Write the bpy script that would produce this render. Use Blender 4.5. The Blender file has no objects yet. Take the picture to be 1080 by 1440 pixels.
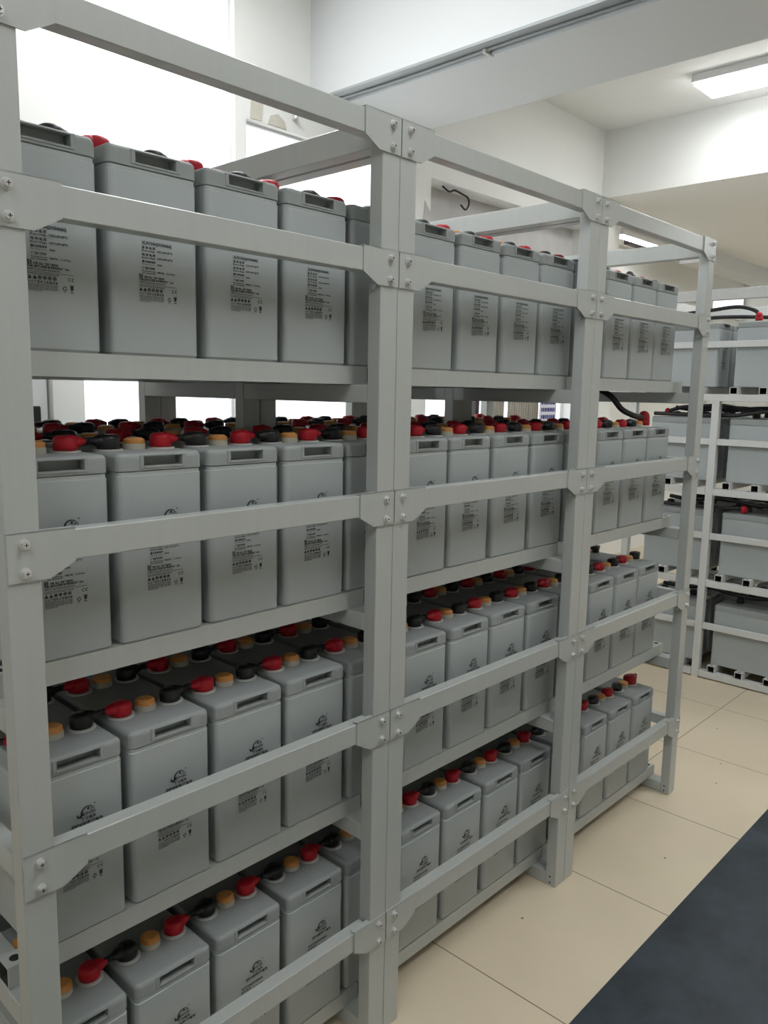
import bpy, bmesh, math, random
from mathutils import Vector, Matrix
random.seed(7)
S = bpy.context.scene
C = S.collection

# ------------------------------------------------------------ camera, world, exposure
cam = bpy.data.cameras.new('camera'); co = bpy.data.objects.new('camera', cam); C.objects.link(co)
YAW, PITCH, ROLL, FPX = 0.8202, -0.1500, 0.0183, 1127.3
fw = Vector((math.sin(YAW)*math.cos(PITCH), math.cos(YAW)*math.cos(PITCH), math.sin(PITCH)))
rt = fw.cross(Vector((0, 0, 1))).normalized(); up = rt.cross(fw)
r2 = math.cos(ROLL)*rt + math.sin(ROLL)*up
u2 = -math.sin(ROLL)*rt + math.cos(ROLL)*up
M = Matrix((r2, u2, -fw)).transposed().to_4x4()
M.translation = Vector((-1.3215, -1.2039, 1.5793))
co.matrix_world = M
cam.sensor_fit = 'HORIZONTAL'; cam.sensor_width = 36; cam.lens = FPX*36/1080
cam.clip_start = 0.02; cam.clip_end = 60
S.camera = co
S.view_settings.view_transform = 'Standard'; S.view_settings.look = 'None'
S.view_settings.gamma = 1; S.view_settings.use_curve_mapping = False
S.view_settings.exposure = 0.0
LAMP = 21.0        # strength of the ceiling lamp diffusers
DAY = 1.25         # strength of the daylit window panes
w = bpy.data.worlds.new('world'); S.world = w; w.use_nodes = True
w.node_tree.nodes['Background'].inputs[0].default_value = (0.85, 0.93, 1, 1)
w.node_tree.nodes['Background'].inputs[1].default_value = 0.3

# ------------------------------------------------------------ materials
def lin(r, g, b):
    f = lambda v: (v/255/12.92) if v/255 <= 0.04045 else ((v/255+0.055)/1.055)**2.4
    return (f(r), f(g), f(b), 1)

def mat(name, col, rough=0.5, metal=0.0, noise=0.0, scale=(20, 20, 20), bump=0.0, emit=0, spec=0.5, coat=0.0):
    m = bpy.data.materials.new(name); m.use_nodes = True
    nt = m.node_tree; b = nt.nodes['Principled BSDF']
    b.inputs['Base Color'].default_value = col; b.inputs['Roughness'].default_value = rough
    b.inputs['Metallic'].default_value = metal; b.inputs['Specular IOR Level'].default_value = spec
    b.inputs['Coat Weight'].default_value = coat
    if emit:
        b.inputs['Emission Color'].default_value = col; b.inputs['Emission Strength'].default_value = emit
    if noise or bump:
        tc = nt.nodes.new('ShaderNodeTexCoord'); mp = nt.nodes.new('ShaderNodeMapping')
        mp.inputs['Scale'].default_value = scale
        nz = nt.nodes.new('ShaderNodeTexNoise'); nz.inputs['Scale'].default_value = 1; nz.inputs['Detail'].default_value = 5
        nt.links.new(tc.outputs['Object'], mp.inputs[0]); nt.links.new(mp.outputs[0], nz.inputs['Vector'])
        if noise:
            mx = nt.nodes.new('ShaderNodeMix'); mx.data_type = 'RGBA'
            mx.inputs[6].default_value = tuple(c*(1-noise) for c in col[:3])+(1,)
            mx.inputs[7].default_value = tuple(min(1, c*(1+noise)) for c in col[:3])+(1,)
            nt.links.new(nz.outputs['Fac'], mx.inputs[0]); nt.links.new(mx.outputs[2], b.inputs['Base Color'])
        if bump:
            bp = nt.nodes.new('ShaderNodeBump'); bp.inputs['Strength'].default_value = bump; bp.inputs['Distance'].default_value = 0.002
            nt.links.new(nz.outputs['Fac'], bp.inputs['Height']); nt.links.new(bp.outputs[0], b.inputs['Normal'])
    return m

FRAME = mat('grey_painted_steel', lin(178, 182, 179), 0.30, 0.0, 0.05, (60, 60, 3), 0.05, spec=0.65)
FRAME2 = mat('pale_painted_steel', lin(205, 206, 204), 0.4, 0.0, 0.04, (60, 60, 3))
DARKIN = mat('tube_inside', lin(60, 60, 58), 0.7)
CASE = mat('grey_case_plastic', lin(166, 172, 172), 0.42, 0, 0.06, (7, 7, 5), 0.04)
LID = mat('shade_toned_lid_plastic', lin(151, 156, 155), 0.5, 0, 0.08, (9, 9, 9), 0.05, spec=0.15)  # case plastic, colour darkened to stand in for shade on the lid tops
RED = mat('red_rubber', lin(178, 20, 38), 0.45, spec=0.4)
BLACK = mat('black_rubber', lin(24, 24, 27), 0.42)
ORANGE = mat('orange_cap_plastic', lin(222, 158, 88), 0.5, 0, 0.12, (50, 50, 50))
COLLAR = mat('beige_collar', lin(186, 182, 168), 0.5)
WHITE = mat('white_ring', lin(205, 205, 200), 0.5)
INK = mat('black_ink', lin(38, 42, 44), 0.6)
STEEL = mat('bolt_steel', lin(215, 215, 215), 0.32, 0.55)
HOLE = mat('dark_hole', lin(25, 26, 26), 0.8)
WALL = mat('white_wall_paint', lin(236, 236, 232), 0.85, 0, 0.03, (3, 3, 3), 0.1)
CEIL = mat('white_ceiling_paint', lin(236, 236, 232), 0.9, 0, 0.03, (2, 2, 2), 0.1)
BEAM = mat('beam_paint', lin(214, 216, 216), 0.85, 0, 0.03, (2, 2, 2), 0.1)
TRIM = mat('white_trim', lin(228, 228, 228), 0.4)
PIPE = mat('grey_conduit', lin(160, 165, 166), 0.45)
LAMPM = mat('lamp_diffuser', (0.955, 0.98, 1.0, 1), 0.4, emit=LAMP)
PANE = mat('daylit_frosted_pane', (0.93, 0.97, 1, 1), 0.3, emit=DAY)
CURT = mat('beige_curtain', lin(215, 208, 196), 0.8)
DARKFR = mat('dark_frame', lin(52, 40, 46), 0.5)
PAPER = mat('notice_paper', lin(232, 230, 240), 0.7)
BLUEINK = mat('blue_ink', lin(70, 72, 130), 0.7)
CONCRETE = mat('bare_plaster', lin(196, 194, 192), 0.9, 0, 0.15, (9, 9, 9), 0.4)
STAIN = mat('stained_plaster', lin(204, 200, 186), 0.9, 0, 0.2, (12, 12, 12), 0.5)

def floor_mat():
    m = bpy.data.materials.new('beige_floor_tiles'); m.use_nodes = True
    nt = m.node_tree; L = nt.links; N = nt.nodes; b = N['Principled BSDF']
    tc = N.new('ShaderNodeTexCoord'); sp = N.new('ShaderNodeSeparateXYZ'); L.new(tc.outputs['Object'], sp.inputs[0])
    def line(sock, off):
        a = N.new('ShaderNodeMath'); a.operation = 'SUBTRACT'; L.new(sock, a.inputs[0]); a.inputs[1].default_value = off
        d = N.new('ShaderNodeMath'); d.operation = 'DIVIDE'; L.new(a.outputs[0], d.inputs[0]); d.inputs[1].default_value = 0.6
        r = N.new('ShaderNodeMath'); r.operation = 'ROUND'; L.new(d.outputs[0], r.inputs[0])
        s = N.new('ShaderNodeMath'); s.operation = 'SUBTRACT'; L.new(d.outputs[0], s.inputs[0]); L.new(r.outputs[0], s.inputs[1])
        ab = N.new('ShaderNodeMath'); ab.operation = 'ABSOLUTE'; L.new(s.outputs[0], ab.inputs[0])
        lt = N.new('ShaderNodeMath'); lt.operation = 'LESS_THAN'; L.new(ab.outputs[0], lt.inputs[0]); lt.inputs[1].default_value = 0.0030
        return lt.outputs[0]
    mx = N.new('ShaderNodeMath'); mx.operation = 'MAXIMUM'
    L.new(line(sp.outputs['X'], 0.9373), mx.inputs[0]); L.new(line(sp.outputs['Y'], 0.1928), mx.inputs[1])
    nz = N.new('ShaderNodeTexNoise'); nz.inputs['Scale'].default_value = 2.2; nz.inputs['Detail'].default_value = 6
    L.new(tc.outputs['Object'], nz.inputs['Vector'])
    c1 = N.new('ShaderNodeMix'); c1.data_type = 'RGBA'; c1.inputs[6].default_value = lin(208, 194, 168); c1.inputs[7].default_value = lin(226, 212, 188)
    L.new(nz.outputs['Fac'], c1.inputs[0])
    vo = N.new('ShaderNodeTexVoronoi'); vo.voronoi_dimensions = '2D'; vo.inputs['Scale'].default_value = 2.6; L.new(tc.outputs['Object'], vo.inputs['Vector'])
    sm = N.new('ShaderNodeMath'); sm.operation = 'LESS_THAN'; sm.inputs[1].default_value = 0.011; L.new(vo.outputs['Distance'], sm.inputs[0])
    c2 = N.new('ShaderNodeMix'); c2.data_type = 'RGBA'; L.new(sm.outputs[0], c2.inputs[0]); L.new(c1.outputs[2], c2.inputs[6]); c2.inputs[7].default_value = lin(120, 110, 96)
    c3 = N.new('ShaderNodeMix'); c3.data_type = 'RGBA'; L.new(mx.outputs[0], c3.inputs[0]); L.new(c2.outputs[2], c3.inputs[6]); c3.inputs[7].default_value = lin(120, 108, 88)
    L.new(c3.outputs[2], b.inputs['Base Color'])
    b.inputs['Roughness'].default_value = 0.34; b.inputs['Specular IOR Level'].default_value = 0.35
    return m
FLOOR = floor_mat()

def rubber_mat():
    m = bpy.data.materials.new('dark_blue_rubber'); m.use_nodes = True
    nt = m.node_tree; L = nt.links; N = nt.nodes; b = N['Principled BSDF']
    tc = N.new('ShaderNodeTexCoord')
    nz = N.new('ShaderNodeTexNoise'); nz.inputs['Scale'].default_value = 3.5; nz.inputs['Detail'].default_value = 8; nz.inputs['Roughness'].default_value = 0.65
    L.new(tc.outputs['Object'], nz.inputs['Vector'])
    r = N.new('ShaderNodeValToRGB'); r.color_ramp.elements[0].position = 0.35; r.color_ramp.elements[0].color = lin(22, 31, 38)
    r.color_ramp.elements[1].position = 0.75; r.color_ramp.elements[1].color = lin(55, 67, 76)
    L.new(nz.outputs['Fac'], r.inputs[0]); L.new(r.outputs[0], b.inputs['Base Color'])
    b.inputs['Roughness'].default_value = 0.5; b.inputs['Specular IOR Level'].default_value = 0.35
    return m
RUBBER = rubber_mat()

# ------------------------------------------------------------ mesh helpers
def link(name, me, parent=None, loc=None):
    o = bpy.data.objects.new(name, me); C.objects.link(o)
    if parent: o.parent = parent
    if loc: o.location = loc
    return o

def mesh_of(bm, name, mats, smooth=False):
    me = bpy.data.meshes.new(name); bm.to_mesh(me); bm.free()
    for m in (mats if isinstance(mats, (list, tuple)) else [mats]): me.materials.append(m)
    if smooth:
        for p in me.polygons: p.use_smooth = True
    return me

def bx(bm, x0, x1, y0, y1, z0, z1, bev=0.0, seg=1, mi=0):
    t = bmesh.new(); bmesh.ops.create_cube(t, size=1)
    for v in t.verts: v.co = Vector(((x0+x1)/2+v.co.x*(x1-x0), (y0+y1)/2+v.co.y*(y1-y0), (z0+z1)/2+v.co.z*(z1-z0)))
    if bev: bmesh.ops.bevel(t, geom=t.edges[:], offset=bev, segments=seg, affect='EDGES', profile=0.5)
    for f in t.faces: f.material_index = mi
    merge(bm, t)

def merge(bm, t):
    me = bpy.data.meshes.new('tmp'); t.to_mesh(me); t.free(); bm.from_mesh(me); bpy.data.meshes.remove(me)

def cyl(bm, c, r, h, axis='z', seg=20, r2=None, mi=0, bev=0):
    t = bmesh.new(); bmesh.ops.create_cone(t, cap_ends=True, segments=seg, radius1=r, radius2=r if r2 is None else r2, depth=h)
    if bev:
        ed = [e for e in t.edges if e.verts[0].co.z > h*0.49 and e.verts[1].co.z > h*0.49]
        bmesh.ops.bevel(t, geom=ed, offset=bev, segments=3, affect='EDGES', profile=0.5)
    R = {'z': Matrix.Identity(4), 'x': Matrix.Rotation(math.pi/2, 4, 'Y'), 'y': Matrix.Rotation(math.pi/2, 4, 'X')}[axis]
    for v in t.verts: v.co = (R @ v.co) + Vector(c)
    for f in t.faces: f.material_index = mi
    merge(bm, t)

def poly(bm, pts, axis, a, b, mi=0):
    """extrude a 2-D outline between a and b along axis ('y': pts are x,z ; 'x': pts are y,z ; 'z': pts are x,y)"""
    def P(p, t):
        return {'y': (p[0], t, p[1]), 'x': (t, p[0], p[1]), 'z': (p[0], p[1], t)}[axis]
    va = [bm.verts.new(P(p, a)) for p in pts]; vb = [bm.verts.new(P(p, b)) for p in pts]
    fs = [bm.faces.new(va), bm.faces.new(vb[::-1])]
    n = len(pts)
    for i in range(n): fs.append(bm.faces.new((va[i], vb[i], vb[(i+1) % n], va[(i+1) % n])))
    for f in fs: f.material_index = mi
    bmesh.ops.recalc_face_normals(bm, faces=fs)

def box_obj(name, d, m, parent=None, bev=0.0, seg=1, loc=None):
    bm = bmesh.new(); bx(bm, *d, bev=bev, seg=seg)
    return link(name, mesh_of(bm, name, m), parent, loc)

def tube_mesh(pts, r, seg=12, sub=10):
    """swept round tube through Catmull-Rom points"""
    P = [Vector(p) for p in pts]; P = [P[0]*2-P[1]] + P + [P[-1]*2-P[-2]]
    path = []
    for i in range(1, len(P)-2):
        for k in range(sub):
            t = k/sub; a, b, c, d = P[i-1:i+3]
            path.append(0.5*((2*b)+(c-a)*t+(2*a-5*b+4*c-d)*t*t+(3*b-a-3*c+d)*t**3))
    path.append(P[-2])
    bm = bmesh.new(); rings = []; n0 = None
    for i, p in enumerate(path):
        tg = (path[min(i+1, len(path)-1)]-path[max(i-1, 0)]).normalized()
        if n0 is None: n0 = tg.orthogonal().normalized()
        n0 = (n0-tg*n0.dot(tg)).normalized(); b = tg.cross(n0)
        rings.append([bm.verts.new(p+(n0*math.cos(2*math.pi*k/seg)+b*math.sin(2*math.pi*k/seg))*r) for k in range(seg)])
    for i in range(len(rings)-1):
        for k in range(seg): bm.faces.new((rings[i][k], rings[i][(k+1) % seg], rings[i+1][(k+1) % seg], rings[i+1][k]))
    bm.faces.new(rings[0][::-1]); bm.faces.new(rings[-1])
    bmesh.ops.recalc_face_normals(bm, faces=bm.faces[:])
    return bm

def square_tube(bm, axis, a, b, c1, c2, h1, h2, wall=0.003):
    """open-ended square tube running along axis from a to b; cross-section c1..c2 x h1..h2 (z)"""
    o = [(c1, h1), (c2, h1), (c2, h2), (c1, h2)]; i = [(c1+wall, h1+wall), (c2-wall, h1+wall), (c2-wall, h2-wall), (c1+wall, h2-wall)]
    def P(p, t): return (t, p[0], p[1]) if axis == 'x' else (p[0], t, p[1])
    V = {}
    for nm, q in (('o', o), ('i', i)):
        for t in (0, 1): V[nm, t] = [bm.verts.new(P(p, (a, b)[t])) for p in q]
    fs = []
    for k in range(4):
        j = (k+1) % 4
        fs.append(bm.faces.new((V['o', 0][k], V['o', 0][j], V['o', 1][j], V['o', 1][k])))
        f = bm.faces.new((V['i', 0][k], V['i', 1][k], V['i', 1][j], V['i', 0][j])); f.material_index = 1; fs.append(f)
        for t in (0, 1): fs.append(bm.faces.new((V['o', t][k], V['i', t][k], V['i', t][j], V['o', t][j])))
    bmesh.ops.recalc_face_normals(bm, faces=fs)

def thing(name, label, cat, loc=(0, 0, 0), group=None):
    o = bpy.data.objects.new(name, None); C.objects.link(o); o.location = loc
    o.empty_display_size = 0.05
    o['label'] = label; o['category'] = cat
    if group: o['group'] = group
    return o

def tag(o, label, cat, group=None):
    o['label'] = label; o['category'] = cat
    if group: o['group'] = group
    return o

def struct(o):
    o['kind'] = 'structure'; return o

def dup(root, loc, label, group):
    r = root.copy(); C.objects.link(r); r.location = loc; r['label'] = label; r['group'] = group
    for ch in root.children:
        c = ch.copy(); C.objects.link(c); c.parent = r
        for g in ch.children:
            d = g.copy(); C.objects.link(d); d.parent = c
    return r

# ------------------------------------------------------------ the room
CZ = 3.40; YB = 1.756; XL, YF, XR = -4.2, -4.6, 4.05
o = box_obj('floor', (XL-.2, 9.2, YF-.2, 3.2, -0.12, 0), FLOOR); struct(o)
struct(box_obj('ceiling', (XL-.2, XR+.12, YF-.2, 3.2, CZ, CZ+0.12), CEIL))
struct(box_obj('wall_left', (XL-.15, XL, YF-.15, YB, 0, CZ), WALL))
struct(box_obj('wall_front', (XL, XR, YF-.15, YF, 0, CZ), WALL))
struct(box_obj('wall_east', (9.0, 9.15, YF, 2.65, 0, 2.95), WALL))
# right wall above the wide opening to the annex, with the low annex ceiling behind it
struct(box_obj('wall_right', (XR, XR+.12, YF, YB, 2.95, CZ), WALL))
struct(box_obj('ceiling', (XR+.12, 9.2, YF-.2, 2.65, 2.95, 3.05), CEIL))
struct(box_obj('wall_annex', (XR+.3, 9.0, 2.5, 2.65, 0, 2.95), WALL))
struct(box_obj('wall_south', (XR, 9.0, YF-.15, YF, 0, 2.95), WALL))
struct(box_obj('trim_1', (6.2, 9.0, 1.90, 2.10, 2.80, 2.95), BEAM))
struct(box_obj('wall_return', (XR, XR+.3, YB, 2.65, 0, 2.95), WALL))

# back wall with its openings: (x0, x1, z0, z1)
OP = [(-0.80, 0.035, 0.0, 2.10), (0.158, 0.877, 1.3, 3.30), (0.935, 2.00, 1.3, 2.73), (2.18, 3.90, 1.3, 2.73)]
bm = bmesh.new(); x = XL
for (a, b, z0, z1) in OP:
    bx(bm, x, a, YB, YB+.22, 0, CZ)
    if z0 > 0: bx(bm, a, b, YB, YB+.22, 0, z0)
    bx(bm, a, b, YB, YB+.22, z1, CZ)
    x = b
bx(bm, x, XR, YB, YB+.22, 0, CZ)
struct(link('wall_back', mesh_of(bm, 'wall_back', WALL)))
# patches of damaged plaster on the back wall
def patch(name, pts, m, y=YB-.003, parent=None):
    bm = bmesh.new(); poly(bm, pts, 'y', y, y+.004); return struct(link(name, mesh_of(bm, name, m), parent))
patch('trim_2', [(0.955, 2.735), (1.02, 2.74), (1.03, 2.83), (1.01, 2.90), (0.985, 2.88), (0.96, 2.80)], STAIN)
patch('trim_3', [(2.13, 2.60), (2.178, 2.55), (2.178, 1.7), (2.12, 1.9), (2.11, 2.4)], CONCRETE)
patch('trim_4', [(1.05, 2.735), (1.16, 2.735), (1.15, 2.765), (1.11, 2.79), (1.07, 2.775)], STAIN)
tag(box_obj('hook', (1.19, 1.21, YB-.03, YB, 2.785, 2.81), STEEL, bev=.004), 'small metal hook left in the stained plaster above the second window', 'hook')

# door and windows in the back wall
d = struct(link('door_1', None)); 
box_obj('door_leaf', (-0.78, 0.028, YB+.03, YB+.07, 0.01, 2.085), TRIM, d, .003)
box_obj('door_frame', (-0.80, 0.035, YB+.08, YB+.10, 0.0, 2.10), DARKIN, d)
box_obj('door_lock', (-0.035, -0.005, YB+.015, YB+.03, 1.42, 1.50), HOLE, d, .004)
def window(n, x0, x1, z0, z1, dep=.03, muls=(), fr=TRIM, mulm=TRIM, f=.012):
    wv = struct(link('window_%d' % n, None))
    bm = bmesh.new(); y = YB+dep
    bx(bm, x0, x0+f, y, y+.05, z0, z1); bx(bm, x1-f, x1, y, y+.05, z0, z1)
    bx(bm, x0+f, x1-f, y, y+.05, z0, z0+f); bx(bm, x0+f, x1-f, y, y+.05, z1-f, z1)
    link('window_frame', mesh_of(bm, 'window_frame', fr), wv)
    box_obj('pane', (x0+f, x1-f, y+.02, y+.03, z0+f, z1-f), PANE, wv)
    for (a, b) in muls: box_obj('mullion', (a, b, y-.02, y+.05, z0+f, z1-f), mulm, wv, .003)
    return wv
window(1, 0.158, 0.877, 1.3, 3.30)
window(2, 0.935, 2.00, 1.3, 2.73)
w3 = window(3, 2.18, 3.90, 1.3, 2.40, .14, f=.03, muls=((2.815, 2.855), (3.085, 3.125), (3.50, 3.525)), mulm=DARKFR)
w4 = struct(link('window_4', None))
box_obj('window_frame', (7.98, 8.96, 2.47, 2.50, 2.50, 2.80), TRIM, w4, .004)
box_obj('pane', (8.02, 8.92, 2.462, 2.47, 2.53, 2.77), PANE, w4)
struct(box_obj('trim_5', (2.18, 3.90, YB+.13, YB+.20, 2.40, 2.73), CONCRETE))
def curtain(x0, x1, z0, z1, y, parent):
    bm = bmesh.new(); n = 60; top = []; bot = []
    for i in range(n+1):
        xx = x0+(x1-x0)*i/n; yy = y+.010*math.sin(i*1.35)
        top.append(bm.verts.new((xx, yy, z1))); bot.append(bm.verts.new((xx, yy, z0)))
    for i in range(n): bm.faces.new((top[i], bot[i], bot[i+1], top[i+1]))
    me = mesh_of(bm, 'curtain', CURT, True)
    o = link('curtain', me, parent); sm = o.modifiers.new('s', 'SOLIDIFY'); sm.thickness = .003
    return o
c1 = tag(curtain(2.87, 3.075, 1.32, 2.3, YB+.09, None), 'narrow pleated beige curtain left of the black window bar', 'curtain', None)
c2 = tag(curtain(3.135, 3.49, 1.32, 2.3, YB+.09, None), 'wide pleated beige curtain between the dark window bars', 'curtain', None)
nt_ = thing('notice_sheet', 'white printed notice sheet hanging in the window at right', 'notice', (3.64, YB+.10, 1.32))
box_obj('sheet', (-.11, .11, 0, .004, 0, .28), PAPER, nt_)
for i in range(4):
    bm = bmesh.new(); xx = -.09
    while xx < .085:
        ww = random.uniform(.012, .03); bx(bm, xx, min(xx+ww, .09), -.002, 0, .235-i*.05, .262-i*.05); xx += ww+.008
    link('text_line', mesh_of(bm, 'text_line', BLUEINK), nt_)
# loose wire hanging under the lintel of the third window opening
bm = tube_mesh([(2.34, YB+.05, 2.722), (2.40, YB+.05, 2.705), (2.45, YB+.05, 2.720), (2.52, YB+.05, 2.712), (2.575, YB+.05, 2.700), (2.585, YB+.05, 2.665), (2.555, YB+.05, 2.632), (2.51, YB+.05, 2.650)], .0055)
tag(link('loose_wire', mesh_of(bm, 'loose_wire', BLACK, True)), 'short loose wires dangling from broken plaster under the opening', 'wire')

# big ceiling beam with trim strip, conduits and clips
struct(box_obj('trim_6', (1.303, 1.98, YF, YB, 2.90, CZ), BEAM))
struct(box_obj('trim_7', (1.303, 1.368, YF, YB, 2.890, 2.90), PIPE))
cd = thing('conduit', 'thin grey conduit pipe clipped along the lower edge of the ceiling beam', 'pipe', (1.383, -1.4, 2.885))
bm = bmesh.new(); cyl(bm, (0, 0, 0), .011, 2*3.1, 'y', 14); link('pipe', mesh_of(bm, 'pipe', PIPE, True), cd)
bm = tube_mesh([(-.028, -3, .0), (-.030, 0.3, .0), (-.022, 1.2, -.004), (-.030, 2.0, 0), (-.025, 2.6, -.003), (-.030, 3.05, 0)], .006, 8)
link('cable', mesh_of(bm, 'cable', PIPE, True), cd)
for k in range(8):
    box_obj('clip', (-.04, .016, -.008+(-2.6+k*.8), .008+(-2.6+k*.8), -.014, .003), FRAME2, cd, .002)

# ceiling lamps; several are unseen additions that brighten the room
def lamp(x0, x1, y0, y1, z, label, group=None):
    t = thing('ceiling_lamp', label, 'lamp', ((x0+x1)/2, (y0+y1)/2, z), group)
    hx, hy = (x1-x0)/2, (y1-y0)/2
    box_obj('housing', (-hx-.012, hx+.012, -hy-.012, hy+.012, -.045, 0), TRIM, t, .004)
    box_obj('diffuser', (-hx, hx, -hy, hy, -.062, -.045), LAMPM, t, .006, 2)
    return t
lamp(3.45, 3.72, -0.33, 0.88, CZ, 'long flat ceiling lamp glowing white above the far aisle')
lamp(-0.15, 0.15, -1.75, -0.55, CZ, 'long flat ceiling lamp above the near aisle')
lamp(-2.35, -2.05, -1.75, -0.55, CZ, 'unseen ceiling lamp added left of the near aisle as fill light')  # added out of view as fill for the rack fronts and beam
lamp(0.15, 0.45, 0.25, 1.45, CZ, 'unseen ceiling lamp added above the near racks to brighten beam and wall')  # added out of view to brighten the beam side and back wall
lamp(2.35, 2.62, -2.3, -1.1, CZ, 'unseen ceiling lamp added by the rubber mat to light the middle racks')  # added out of view so the middle racks get more light
lamp(5.1, 5.93, 2.12, 2.18, 2.95, 'short batten lamp on the low ceiling of the side room')
lamp(5.3, 5.6, -1.6, -0.4, 2.95, 'unseen lamp added on the low side room ceiling to brighten it')  # unseen fill light that lifts the low ceiling
lamp(7.3, 7.6, -0.6, 0.6, 2.95, 'unseen lamp added deep in the side room to brighten its ceiling')  # second unseen fill light added for the side room
tag(box_obj('junction_box', (5.55, 6.0, 2.22, 2.34, 2.91, 2.95), DARKFR, bev=.004), 'small dark box fixed to the low ceiling behind the batten lamp', 'box')

# dark rubber mat strip in the aisle
tag(box_obj('rubber_mat', (XL+.3, 3.05, -1.75, -0.325, 0.0, 0.004), RUBBER, bev=.0015), 'dark blue rubber mat laid along the aisle beside the racks', 'mat')

# ------------------------------------------------------------ battery model
H = 0.345; W = 0.175; D = 0.356; SEAM = 0.313
def battery_meshes():
    me = {}
    # case: rounded vertical corners
    def rrect(hx, hy, r, n=4):
        pts = []
        for cx, cy, a0 in ((hx-r, hy-r, 0), (-hx+r, hy-r, 90), (-hx+r, -hy+r, 180), (hx-r, -hy+r, 270)):
            for k in range(n+1):
                a = math.radians(a0+90*k/n); pts.append((cx+r*math.cos(a), cy+r*math.sin(a)))
        return pts
    def loft(rings, closed_b=True, closed_t=True):
        bm = bmesh.new(); R = []
        for pts, z in rings: R.append([bm.verts.new((p[0], p[1], z)) for p in pts])
        for i in range(len(R)-1):
            n = len(R[i])
            for k in range(n): bm.faces.new((R[i][k], R[i][(k+1) % n], R[i+1][(k+1) % n], R[i+1][k]))
        if closed_b: bm.faces.new(R[0][::-1])
        if closed_t: bm.faces.new(R[-1])
        bmesh.ops.recalc_face_normals(bm, faces=bm.faces[:])
        return bm
    hx, hy = W/2, D/2
    bm = loft([(rrect(hx-.004, hy-.004, .009), 0), (rrect(hx-.001, hy-.001, .011), .004), (rrect(hx-.0005, hy-.0005, .011), SEAM-.010),
               (rrect(hx-.0005, hy-.0005, .011), SEAM-.009), (rrect(hx-.002, hy-.002, .010), SEAM-.008), (rrect(hx-.002, hy-.002, .010), SEAM-.001)])
    me['case'] = mesh_of(bm, 'case', CASE)
    # lid with rounded top edge; grip slots cut into the front and back
    rings = [(rrect(hx-.001, hy-.001, .011), SEAM), (rrect(hx, hy, .012), SEAM+.001), (rrect(hx, hy, .012), H-.010)]
    for k in range(1, 5):
        a = math.pi/2*k/4; s = .010*(1-math.cos(a)); rings.append((rrect(hx-s, hy-s, max(.003, .012-s)), H-.010+.010*math.sin(a)))
    bm = loft(rings)
    lid = bpy.data.objects.new('lidtmp', mesh_of(bm, 'lid', [LID, HOLE])); C.objects.link(lid)
    cb = bmesh.new()
    bx(cb, -.0355, .0435, -hy-.02, -hy+.022, H-.0235, H-.0045)
    bx(cb, -.0465, .0325, hy-.022, hy+.02, H-.0235, H-.0045)
    cut = bpy.data.objects.new('cuttmp', mesh_of(cb, 'cut', LID)); C.objects.link(cut)
    md = lid.modifiers.new('b', 'BOOLEAN'); md.object = cut; md.operation = 'DIFFERENCE'; md.solver = 'EXACT'
    dg = bpy.context.evaluated_depsgraph_get()
    me['lid'] = bpy.data.meshes.new_from_object(lid.evaluated_get(dg))
    bpy.data.objects.remove(lid); bpy.data.objects.remove(cut)
    # slightly raised frame around the front grip slot
    bm = bmesh.new(); ya, yb = -hy-.0014, -hy+.004
    bx(bm, -.0435, -.0357, ya, yb, H-.0275, H-.0035, .0006); bx(bm, .0437, .0515, ya, yb, H-.0275, H-.0035, .0006)
    bx(bm, -.0356, .0436, ya, yb, H-.0275, H-.0237, .0006); bx(bm, -.0356, .0436, ya, yb, H-.0062, H-.0035, .0006)
    me['grip'] = mesh_of(bm, 'grip_frame', LID)
    bm = bmesh.new()
    cyl(bm, (0, 0, .0055), .0205, .011, seg=28, mi=1); cyl(bm, (0, 0, .0155), .0190, .009, seg=28, bev=.0025)
    cyl(bm, (0, 0, .0205), .0150, .0025, seg=28, bev=.001)
    for k in range(3): cyl(bm, (0, 0, .0128+k*.0023), .0198, .0010, seg=28)
    me['cap'] = mesh_of(bm, 'vent_cap', [ORANGE, COLLAR])
    bm = bmesh.new(); cyl(bm, (0, 0, .0012), .0262, .0024, seg=28); me['ring'] = mesh_of(bm, 'pole_ring', WHITE)
    def boot(m, blobby):
        # boot body plus tapering spout towards +x
        bm = bmesh.new()
        prof = [(.0205, .003), (.0212, .010), (.0215, .021), (.0195, .0255), (.0140, .0290), (.0, .030)] if blobby else \
               [(.0215, .003), (.0215, .014), (.0190, .018), (.0175, .024), (.0110, .0265), (.0, .027)]
        seg = 20; R = []
        for r, z in prof[:-1]:
            R.append([bm.verts.new((r*math.cos(2*math.pi*k/seg), r*math.sin(2*math.pi*k/seg)*.96, z)) for k in range(seg)])
        for i in range(len(R)-1):
            for k in range(seg): bm.faces.new((R[i][k], R[i][(k+1) % seg], R[i+1][(k+1) % seg], R[i+1][k]))
        bm.faces.new(R[-1]); bm.faces.new(R[0][::-1])
        rr = []
        for xx, hw, z0, z1 in ((.008, .016, .006, .031), (.022, .014, .007, .028), (.031, .009, .011, .024), (.035, .0080, .012, .023)):
            zc = (z0+z1)/2; hz = (z1-z0)/2
            rr.append([bm.verts.new((xx, hw*math.cos(2*math.pi*k/12), zc+hz*math.sin(2*math.pi*k/12))) for k in range(12)])
        for i in range(3):
            for k in range(12): bm.faces.new((rr[i][k], rr[i][(k+1) % 12], rr[i+1][(k+1) % 12], rr[i+1][k]))
        bm.faces.new(rr[0]); bm.faces.new(rr[-1][::-1])
        bmesh.ops.recalc_face_normals(bm, faces=bm.faces[:])
        x = mesh_of(bm, 'terminal_cover', m, True)
        return x
    me['red'] = boot(RED, True); me['black'] = boot(BLACK, True)
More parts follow.
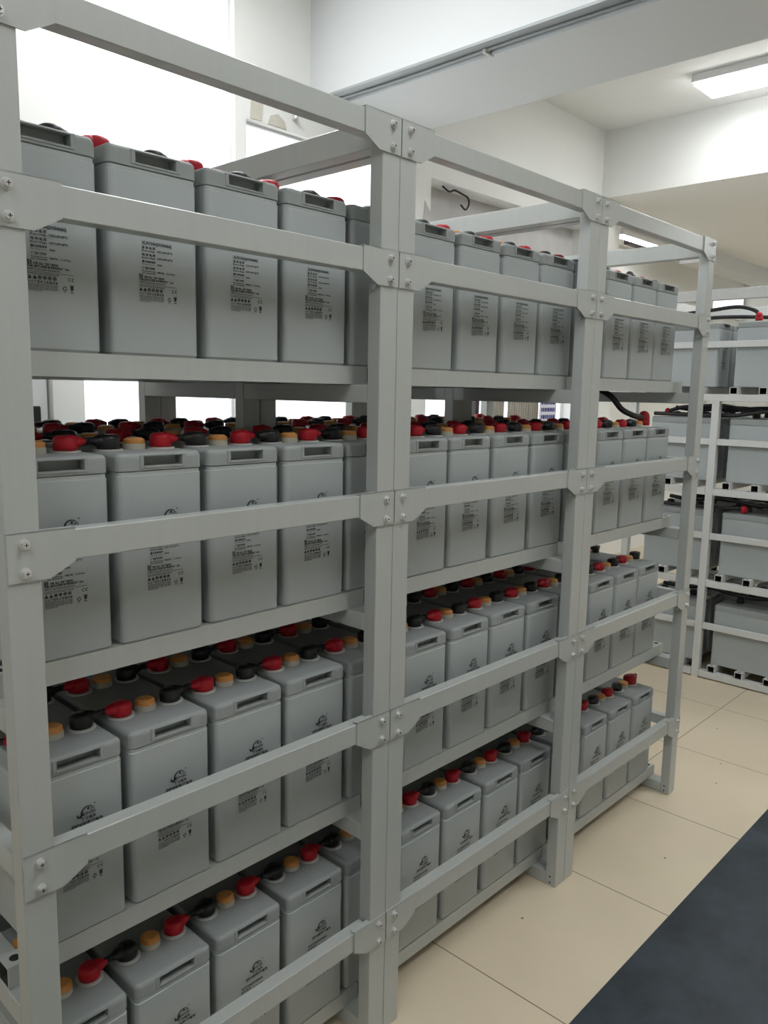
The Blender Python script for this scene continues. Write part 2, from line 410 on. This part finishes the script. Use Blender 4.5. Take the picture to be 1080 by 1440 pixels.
    bm = tube_mesh([(.030, 0, .018), (.034, 0, .0182), (.0375, 0, .0183), (.0395, 0, .0183)], .0062, 10, 2)
    me['link'] = mesh_of(bm, 'link_cable', BLACK, True)
    # ---------------- printing on the front face (flat ink shapes, local: x right, z up, at y = front)
    bm = bmesh.new(); yi = -hy-.0002; yc = -hy+.0011   # ink sits 1.3 mm proud of nothing: a thin film on the face
    FX = -W/2
    def text(s, x, z, size, ww=None, bold=False):
        cu = bpy.data.curves.new('t', 'FONT'); cu.body = s; cu.size = size; cu.resolution_u = 1
        if bold: cu.offset = size*.035
        ob = bpy.data.objects.new('t', cu); C.objects.link(ob)
        bpy.context.view_layer.update()
        m2 = bpy.data.meshes.new_from_object(ob.evaluated_get(bpy.context.evaluated_depsgraph_get()))
        bpy.data.objects.remove(ob)
        if len(m2.vertices) == 0: return
        xs = [v.co.x for v in m2.vertices]; k = 1 if ww is None else ww/(max(xs)-min(xs)); x00 = min(xs)
        for v in m2.vertices: v.co = Vector((FX+x+(v.co.x-x00)*k, yi, z+v.co.y))
        bm.from_mesh(m2); bpy.data.meshes.remove(m2)
    def bar(x0, x1, z0, z1): bx(bm, FX+x0, FX+x1, yi-.0001, yi+.0002, z0, z1)
    def ring(cx, cz, r, t, a0=0, a1=360, n=20, sq=1):
        vs = []
        for k in range(n+1):
            a = math.radians(a0+(a1-a0)*k/n)
            vs.append((bm.verts.new((FX+cx+r*math.cos(a), yi, cz+r*sq*math.sin(a))), bm.verts.new((FX+cx+(r-t)*math.cos(a), yi, cz+(r-t)*sq*math.sin(a)))))
        for k in range(n): bm.faces.new((vs[k][0], vs[k][1], vs[k+1][1], vs[k+1][0]))
    def tri(pts): bm.faces.new([bm.verts.new((FX+p[0], yi, p[1])) for p in pts])
    # logo: sweeping crescent, letters, dot, name below
    n = 16; vs = []
    for k in range(n+1):
        t = k/n; a = math.radians(205-175*t); cx, cz = .1035, .2265
        ro = .0125; th = .0036*(1-t)**.6+.0004
        vs.append((bm.verts.new((FX+cx+ro*math.cos(a)*1.05, yi, cz+ro*math.sin(a))), bm.verts.new((FX+cx+(ro-th)*math.cos(a)*1.05, yi, cz+(ro-th)*math.sin(a)))))
    for k in range(n): bm.faces.new((vs[k][0], vs[k][1], vs[k+1][1], vs[k+1][0]))
    tri([(.084, .2215), (.0915, .2185), (.094, .2245), (.0865, .2235)]); tri([(.083, .2275), (.0855, .2275), (.0868, .2215), (.084, .2205)])
    text('LEOCH', .0905, .2225, .0078, .027, True)
    ring(.105, .2335, .0024, .0024); tri([(.108, .2315), (.1135, .2335), (.112, .2300)])
    ring(.1175, .2395, .0014, .0014, n=10); tri([(.1150, .2290), (.1162, .2290), (.1162, .2335), (.1150, .2335)])
    text('理士电池', .0925, .2138, .0066, .026, True)
    text('阀控式铅酸蓄电池', .073, .2045, .0072, .059, True)
    # rating block
    text('XLW1500(2V1500AH)', .0600, .1895, .0074, .0590, True)
    for i, (cn, en, val, ww) in enumerate((('浮 充 电 压', 'Float voltage', '2.23V-2.25V (25℃)', .031), ('均 充 电 压', 'Boost voltage', '2.35V-2.40V (25℃)', .031))):
        z = .1822-i*.0118
        text(cn, .0600, z, .0048, .026, True); text(en, .0600, z-.0044, .0036, .026, True); text(val, .0895, z-.0036, .0044, ww, True)
    text('最大充电电流', .0600, .1592, .0044, .026, True); text('Max. charge current', .0600, .1552, .0032, .026); text('300A', .0895, .1560, .0042, .010, True)
    text('推荐端子扭矩', .0600, .1480, .0046, .026, True); text('Recommended torque', .0600, .1440, .0030, .026, True); text('for terminals', .0600, .1406, .0030, .026, True)
    text('M8(T5)', .0895, .1430, .0040, .014, True); text('11-14 N.m', .1075, .1430, .0042, .017, True)
    text('警告', .0535, .1330, .0074, .0075, True)
    text('注意  禁止  密封容器充电', .0630, .1330, .0042, .040, True)
    text('远离火源 防止短路 电池须回收处理 1.8Ah', .0535, .1285, .0042, .068, True)
    text('WARNING: do not charge in a gas tight container, keep away from fire', .0535, .1245, .0032, .052, True)
    bar(.0535, .128, .1216, .1222); text('Avoid short circuit. Recycle properly', .0535, .1183, .0030, .050, True)
    # pictogram row
    for k in range(6):
        cx = .0565+k*.0080; cz = .1135
        if k < 2:
            tri([(cx-.0034, cz-.0030), (cx+.0034, cz-.0030), (cx, cz+.0034)])
        else:
            ring(cx, cz, .0033, .0010, n=14); bar(cx-.0016, cx+.0016, cz-.0012, cz+.0014)
    text('小 心 轻 放 防 止 短 路 回 收', .0535, .1050, .0044, .048, True)
    for r in range(5): text('Sealed lead acid battery must be recycled, contact supplier'[r*2:], .0535, .1020-r*.0023, .0023, .048 if r < 4 else .022, True)
    # CE, recycling ring, wheeled bin
    ring(.1212, .1148, .0030, .0010, 50, 310, 14); ring(.1272, .1148, .0030, .0010, 50, 310, 14); bar(.1246, .1268, .1144, .1152)
    ring(.1125, .1000, .0035, .0014, 20, 120, 8); ring(.1125, .1000, .0035, .0014, 140, 240, 8); ring(.1125, .1000, .0035, .0014, 260, 360, 8)
    text('Pb', .1108, .0938, .0030, .0035, True)
    tri([(.1215, .1050), (.1275, .1050), (.1265, .0978), (.1225, .0978)]); bar(.1208, .1282, .1053, .1060); text('Pb', .1222, .0935, .0040, .0050, True)
    me['print'] = mesh_of(bm, 'printed_marking', INK)
    return me

BM_ = battery_meshes()
def make_battery(name, label, flip, printed=True, covers=True):
    """flip False: black cover left, red right; flip True: red left, black right. Links reach to the right-hand neighbour."""
    t = thing(name, label, 'battery')
    link('case', BM_['case'], t); link('lid', BM_['lid'], t); link('grip_frame', BM_['grip'], t)
    if printed: link('printed_marking', BM_['print'], t)
    for yy in (-.087, .087):
        link('vent_cap', BM_['cap'], t, (-.002, yy, H))
        for side in (-1, 1):
            isred = (side < 0) == flip
            c = link('red_terminal_cover' if isred else 'black_terminal_cover', BM_['red' if isred else 'black'], t, (side*.0545, yy, H))
            c.rotation_euler = (0, 0, 0 if side > 0 else math.pi)
            link('pole_ring', BM_['ring'], c)
            link('link_cable', BM_['link'], c)
    return t

BG = 'grey lead-acid batteries on the racks'
ORD = ['first', 'second', 'third', 'fourth', 'fifth']
TIER = ['top shelf', 'second shelf down', 'third shelf down', 'lowest shelf']
SHELF = [1.633, 1.117, 0.600, 0.083]
def where(i):
    if i < 4: return 'near rack', ORD[i]+' from left post'
    if i == 4: return 'near rack', 'behind the right post'
    if i < 9: return 'middle rack', ORD[i-5]+' from left post'
    if i == 9: return 'middle rack', 'behind the right post'
    return 'far rack', ORD[i-10]+' from left post'
protos = {}
X0, PITCHX = -0.816, 0.1897
OFF = [(.001, .003, .005, .004, .004, .003, .007, .011, .011, .011, .011, .005, .000),
       (.004, .004, .005, .004, .002, -.002, -.004, .000, .002, .006, .009, .007, .006),
       (.012, .012, .013, .013, .013, .014, .017, .019, .019, .015, .011, .007, .003),
       (.008, .009, .010, .013, .013, .013, .014, .018, .022, .027, .031, .033, .033)]
def off(t, i): return OFF[t][i]
for tier in range(4):
    for row in range(2):
        for i in range(13):
            if row == 1 and i > 11: continue
            bay, pos = where(i)
            cols = ''
            if tier == 1 and row == 0: cols = ''
            label = ('grey battery, %s, %s, %s row, %s' % (TIER[tier], bay, 'front' if row == 0 else 'back', pos))
            flip = tier in (0, 2)
            key = (flip, row)
            x = X0+W/2+i*PITCHX+off(tier, i)+random.uniform(-.0004, .0004)
            y = (.087 if row == 0 else .552)+D/2+random.uniform(-.002, .002)
            loc = (x, y, SHELF[tier])
            if key not in protos:
                b = make_battery('lead_acid_battery', label, flip, row == 0); b.location = loc; b['group'] = BG; protos[key] = b
            else:
                b = dup(protos[key], loc, label, BG)
            # neighbours that stand closer together show no free cable between their terminal covers
            for c in list(b.children):
                if 'terminal_cover' in c.name:
                    s_ = 1 if c.location.x > 0 else -1
                    k = i if s_ > 0 else i-1
                    gap = off(tier, k+1)-off(tier, k) if 0 <= k < 12 else 0
                    if gap < -.0008:
                        for g in list(c.children):
                            if g.name.startswith('link_cable'): bpy.data.objects.remove(g)
            if tier == 0 and i > 9:
                for c in b.children:
                    if 'terminal_cover' in c.name: c.scale = (1, 1, .88)
            if (tier, row, i) == (3, 0, 12):
                for c in b.children:
                    if c.name.startswith('red_terminal_cover') and c.location.y < 0: c.scale = (1.25, 1.25, 1.2)
            if (tier, row, i) == (1, 0, 12):
                for c in list(b.children):
                    if 'terminal_cover' in c.name and c.location.x > 0 and (c.location.y < 0) == (tier == 1):
                        for g in list(c.children): bpy.data.objects.remove(g)
                        bpy.data.objects.remove(c)

# ------------------------------------------------------------ main racks (three bolted bays)
PW, PD = 0.053, 0.036
G = [2.143, 1.874, 1.357, 0.839, 0.322]
def bolt_mesh():
    bm = bmesh.new(); cyl(bm, (0, -.001, 0), .0085, .002, 'y', 18); cyl(bm, (0, -.005, 0), .0065, .006, 'y', 6)
    cyl(bm, (0, -.0085, 0), .0052, .002, 'y', 14)
    bx(bm, -.0032, .0032, -.0098, -.0094, -.0006, .0006, mi=1); bx(bm, -.0006, .0006, -.0098, -.0094, -.0032, .0032, mi=1)
    return mesh_of(bm, 'bolt', [STEEL, HOLE])
BOLT = bolt_mesh()
def gusset_mesh(sgn):
    bm = bmesh.new()
    pts = [(0.002, .002), (.108, .002), (.108, -.051), (.066, -.074), (.002, -.074)]
    pts = [(sgn*p[0], p[1]) for p in pts]
    poly(bm, pts, 'y', -.003, 0); 
    bx(bm, min(sgn*.002, sgn*.108), max(sgn*.002, sgn*.108), -.003, .012, .000, .002)
    return mesh_of(bm, 'gusset_plate', FRAME)
GUS = {1: gusset_mesh(1), -1: gusset_mesh(-1)}
BAYW = 0.857
bays = [(-0.853, 0.0, 'near rack'), (0.0, 0.8642, 'middle rack'), (0.8642, 1.7213, 'far rack')]
desc = ['tall grey steel battery rack nearest the camera, at left of the photo',
        'tall grey steel battery rack in the middle of the row',
        'tall grey steel battery rack at the far end of the row, beside the open floor']
for bi, (xa, xb, nm) in enumerate(bays):
    r = thing('battery_rack', desc[bi], 'rack', (xa, 0, 0), 'grey steel battery racks standing in a row')
    L = xb-xa
    e = .0006
    for px in (e, L-PW-e):
        for py in (0, .4785, .9585):
            bm = bmesh.new(); bx(bm, px, px+PW, py, py+PD, 0, G[0]-(.004 if abs(py-.4785) > .01 else .0600), .0022, 2)
            # pressed groove lines on the post face
            link('post', mesh_of(bm, 'post', FRAME), r)
    for gi, g in enumerate(G):
        box_obj('guard_rail' if gi else 'top_rail', (.060, L-.060, .0005, .032, g-.050, g-.002), FRAME, r, .0015)
        for sgn, gx in ((1, 0), (-1, L)):
            gp = link('gusset_plate', GUS[sgn], r, (gx, 0, g))
            for dz in (-.016, -.060): link('bolt', BOLT, gp, (sgn*.0275, -.003, dz))
        # depth rails at the top
        if gi == 0:
            for px in (e+.004, L-PW+.009-e):
                box_obj('side_rail', (px, px+.040, .037, .958, g-.059, g-.002), FRAME, r, .0015)
        elif bi == 0 or bi == 2:
            px = e if bi == 0 else L-.032
            box_obj('side_rail', (px, px+.030, .037, .478, g-.050, g-.010), FRAME, r, .0015)
            box_obj('side_rail', (px, px+.030, .515, .958, g-.050, g-.010), FRAME, r, .0015)
    for ti, z in enumerate(SHELF):
        for px in (e, L-PW-e):
            zz = z-.041
            cr = box_obj('cross_rail', (px, px+PW, .0365, .478, zz-.040, zz), FRAME, r, .0015)
            box_obj('cross_rail', (px, px+PW, .515, .958, zz-.040, zz), FRAME, r, .0015)
            # fixing holes on the left face of the post at the floor, one bolt head at the higher shelves
            bm = bmesh.new()
            if ti == 3:
                for dz in (-.010, -.030): cyl(bm, (px-.0001, .020, zz+dz), .0032, .0006, 'x', 10)
                link('fixing_hole', mesh_of(bm, 'fixing_hole', HOLE), r)
            elif px > .1:
                cyl(bm, (px-.0015, .018, z+.165), .0062, .004, 'x', 12); link('bolt', mesh_of(bm, 'bolt', STEEL), r)
            else: bm.free()
        for (ya, yb) in ((.087, .127), (.400, .440), (.555, .595), (.865, .905)):
            bm = bmesh.new(); square_tube(bm, 'x', .0025, L-.0025, ya, yb, z-.0405, z-.0005)
            sb = link('shelf_beam', mesh_of(bm, 'shelf_beam', [FRAME, DARKIN]), r)
            if bi in (0, 2) and ya == .087:
                hb = bmesh.new(); cyl(hb, (.022 if bi == 0 else L-.024, .107, z-.0003), .009, .0006, 'z', 16)
                link('bolt_hole', mesh_of(hb, 'bolt_hole', HOLE), sb)

# ------------------------------------------------------------ second rack (perpendicular, far right)
RX = 3.11
r = thing('battery_rack', 'pale grey welded steel rack standing crosswise at the far right', 'rack', (RX, 0, 0))
Y0, Y1 = -0.42, 0.980
for py in (.464, .940, -.42):
    for px in (0, 1.0):
        box_obj('post', (px, px+.04, py, py+.040, 0, 1.557 if py != .940 else 1.557), FRAME2, r, .0015)
box_obj('top_rail', (0, .04, Y0, Y1, 2.092, 2.148), FRAME2, r, .0015)
box_obj('top_rail', (1.0, 1.04, Y0, Y1, 2.092, 2.148), FRAME2, r, .0015)
for py in (.940, -.42):
    box_obj('top_rail', (.04, 1.0, py, py+.04, 2.092, 2.148), FRAME2, r, .0015)
    for px in (0, 1.0): box_obj('upper_post', (px, px+.04, py, py+.04, 1.595, 2.092), FRAME2, r, .0015)
RSH = [1.594, 1.080, 0.566, 0.044]
for z in RSH:
    for px in (0, 1.0):
        for a, b in ((Y0+.041, .463), (.505, .939)) if z < 1.5 else ((Y0, Y1),):
            box_obj('shelf_rail', (px-.001, px+.04, a, b, z-.037, z), FRAME2, r, .0015)
    for yc in (-.20, -.055, .095, .245, .395, .575, .72, .865):
        bm = bmesh.new(); square_tube(bm, 'x', -.002, 1.035, yc-.020, yc+.020, z+.0005, z+.0385)
        cyl(bm, (.012, yc, z+.0388), .007, .0006, 'z', 12, mi=1)
        link('support_tube', mesh_of(bm, 'support_tube', [FRAME2, DARKIN]), r)
for z in (1.876, 1.353, .831, .320):
    for a, b in ((Y0+.04, .463), (.505, .939)) if z < 1.5 else ((Y0+.041, .939),):
        box_obj('guard_rail', (.004, .030, a, b, z-.034, z), FRAME2, r, .0015)
rr_proto = make_battery('lead_acid_battery', 'x', False)
for c in list(rr_proto.children):
    if 'terminal_cover' in c.name or 'vent_cap' in c.name:
        for g in list(c.children): bpy.data.objects.remove(g)
        bpy.data.objects.remove(c)
rr_first = rr_proto
RT = ['topmost shelf', 'second shelf down', 'third shelf down', 'lowest shelf']
for tier in range(4):
    for xi in range(3 if tier == 0 else 5):
        for yi_, y0 in enumerate((.060, .503)):
            pos = ('right half', 'left half')[yi_]
            label = 'grey battery on the crosswise rack, %s, %s, %s from the aisle' % (RT[tier], pos, ORD[xi])
            b = dup(rr_proto, (RX+.037+W/2+xi*.192, y0+D/2, RSH[tier]+.039), label, 'grey batteries on the crosswise rack')
            if tier > 0:
                for yy in (-.087, .087):
                    link('black_terminal_cover', BM_['black'], b, (.050, yy, H))
rem = list(rr_proto.children)+[rr_proto]
for c in rem: bpy.data.objects.remove(c)

# ------------------------------------------------------------ heavy cables
def cable(pts, rad, label, name='power_cable', red_end=None, group='thick black power cables'):
    t = thing(name, label, 'cable', pts[0], group)
    P = [tuple(a-b for a, b in zip(p, pts[0])) for p in pts]
    bm = tube_mesh(P, rad, 12, 8); link('sheath', mesh_of(bm, 'sheath', BLACK, True), t)
    if red_end:
        p = P[-1]; bm = bmesh.new()
        bmesh.ops.create_uvsphere(bm, u_segments=20, v_segments=12, radius=1)
        for v in bm.verts: v.co = Vector((p[0]+v.co.x*red_end, p[1]+v.co.y*red_end*.8, p[2]+v.co.z*red_end))
        cyl(bm, (p[0], p[1], p[2]-red_end*.7), red_end*.85, red_end*.9, 'z', 18)
        link('red_lug_boot', mesh_of(bm, 'red_lug_boot', RED, True), t)
    return t
cable([(1.395, .36, 1.612), (1.392, .28, 1.606), (1.402, .215, 1.575), (1.440, .19, 1.530), (1.50, .18, 1.509), (1.56, .178, 1.499), (1.605, .178, 1.4965)], .0105,
      'thick black cable dropping to the big red terminal boot on the far rack second shelf', red_end=.026)
cable([(3.22, 1.10, 1.86), (3.22, .95, 1.990), (3.22, .80, 2.030), (3.22, .60, 2.050), (3.22, .45, 2.062), (3.22, .36, 2.040), (3.225, .335, 2.010)], .0105,
      'upper of two thick black cables arching over the crosswise rack top batteries', red_end=.022)
cable([(3.28, 1.10, 1.84), (3.28, .95, 1.975), (3.28, .80, 2.005), (3.28, .60, 2.016), (3.28, .45, 2.014), (3.27, .30, 2.004)], .0105,
      'lower of two thick black cables running over the crosswise rack top batteries')
cable([(3.225, .30, 1.487), (3.225, .36, 1.508), (3.225, .48, 1.532), (3.225, .60, 1.526), (3.225, .71, 1.518), (3.225, .80, 1.492)], .011,
      'black cable ending in a red boot on the crosswise rack second shelf', red_end=.020)
cable([(3.168, .02, 1.50), (3.166, .15, 1.515), (3.164, .25, 1.505), (3.163, .40, 1.482), (3.163, .55, 1.480), (3.164, .85, 1.480)], .011,
      'black cable lying low across the crosswise rack second shelf batteries')
for (z, k) in ((1.464, 'second'), (.950, 'third'), (.428, 'lowest')):
    for xx, nm in ((3.285, 'near'), (3.47, 'far')):
        pts = [(xx+random.uniform(-.012, .012), -.1+q*.125, z+.048+.010*math.sin(q*1.9+xx*9+z)) for q in range(8)]
        cable(pts, .011, 'thick black cable running along the crosswise rack %s shelf batteries, %s side' % (k, nm))
cable([(3.165, .86, .966), (3.17, .62, .968), (3.18, .42, .972), (3.19, .34, .978), (3.19, .315, .978)], .010,
      'black cable with red boot lying across the crosswise rack third shelf', red_end=.020)
cable([(1.62, .26, 1.992), (1.605, .265, 2.03), (1.585, .27, 2.03), (1.572, .27, 1.992)], .009,
      'short black cable loop on top of the far rack top-shelf batteries')
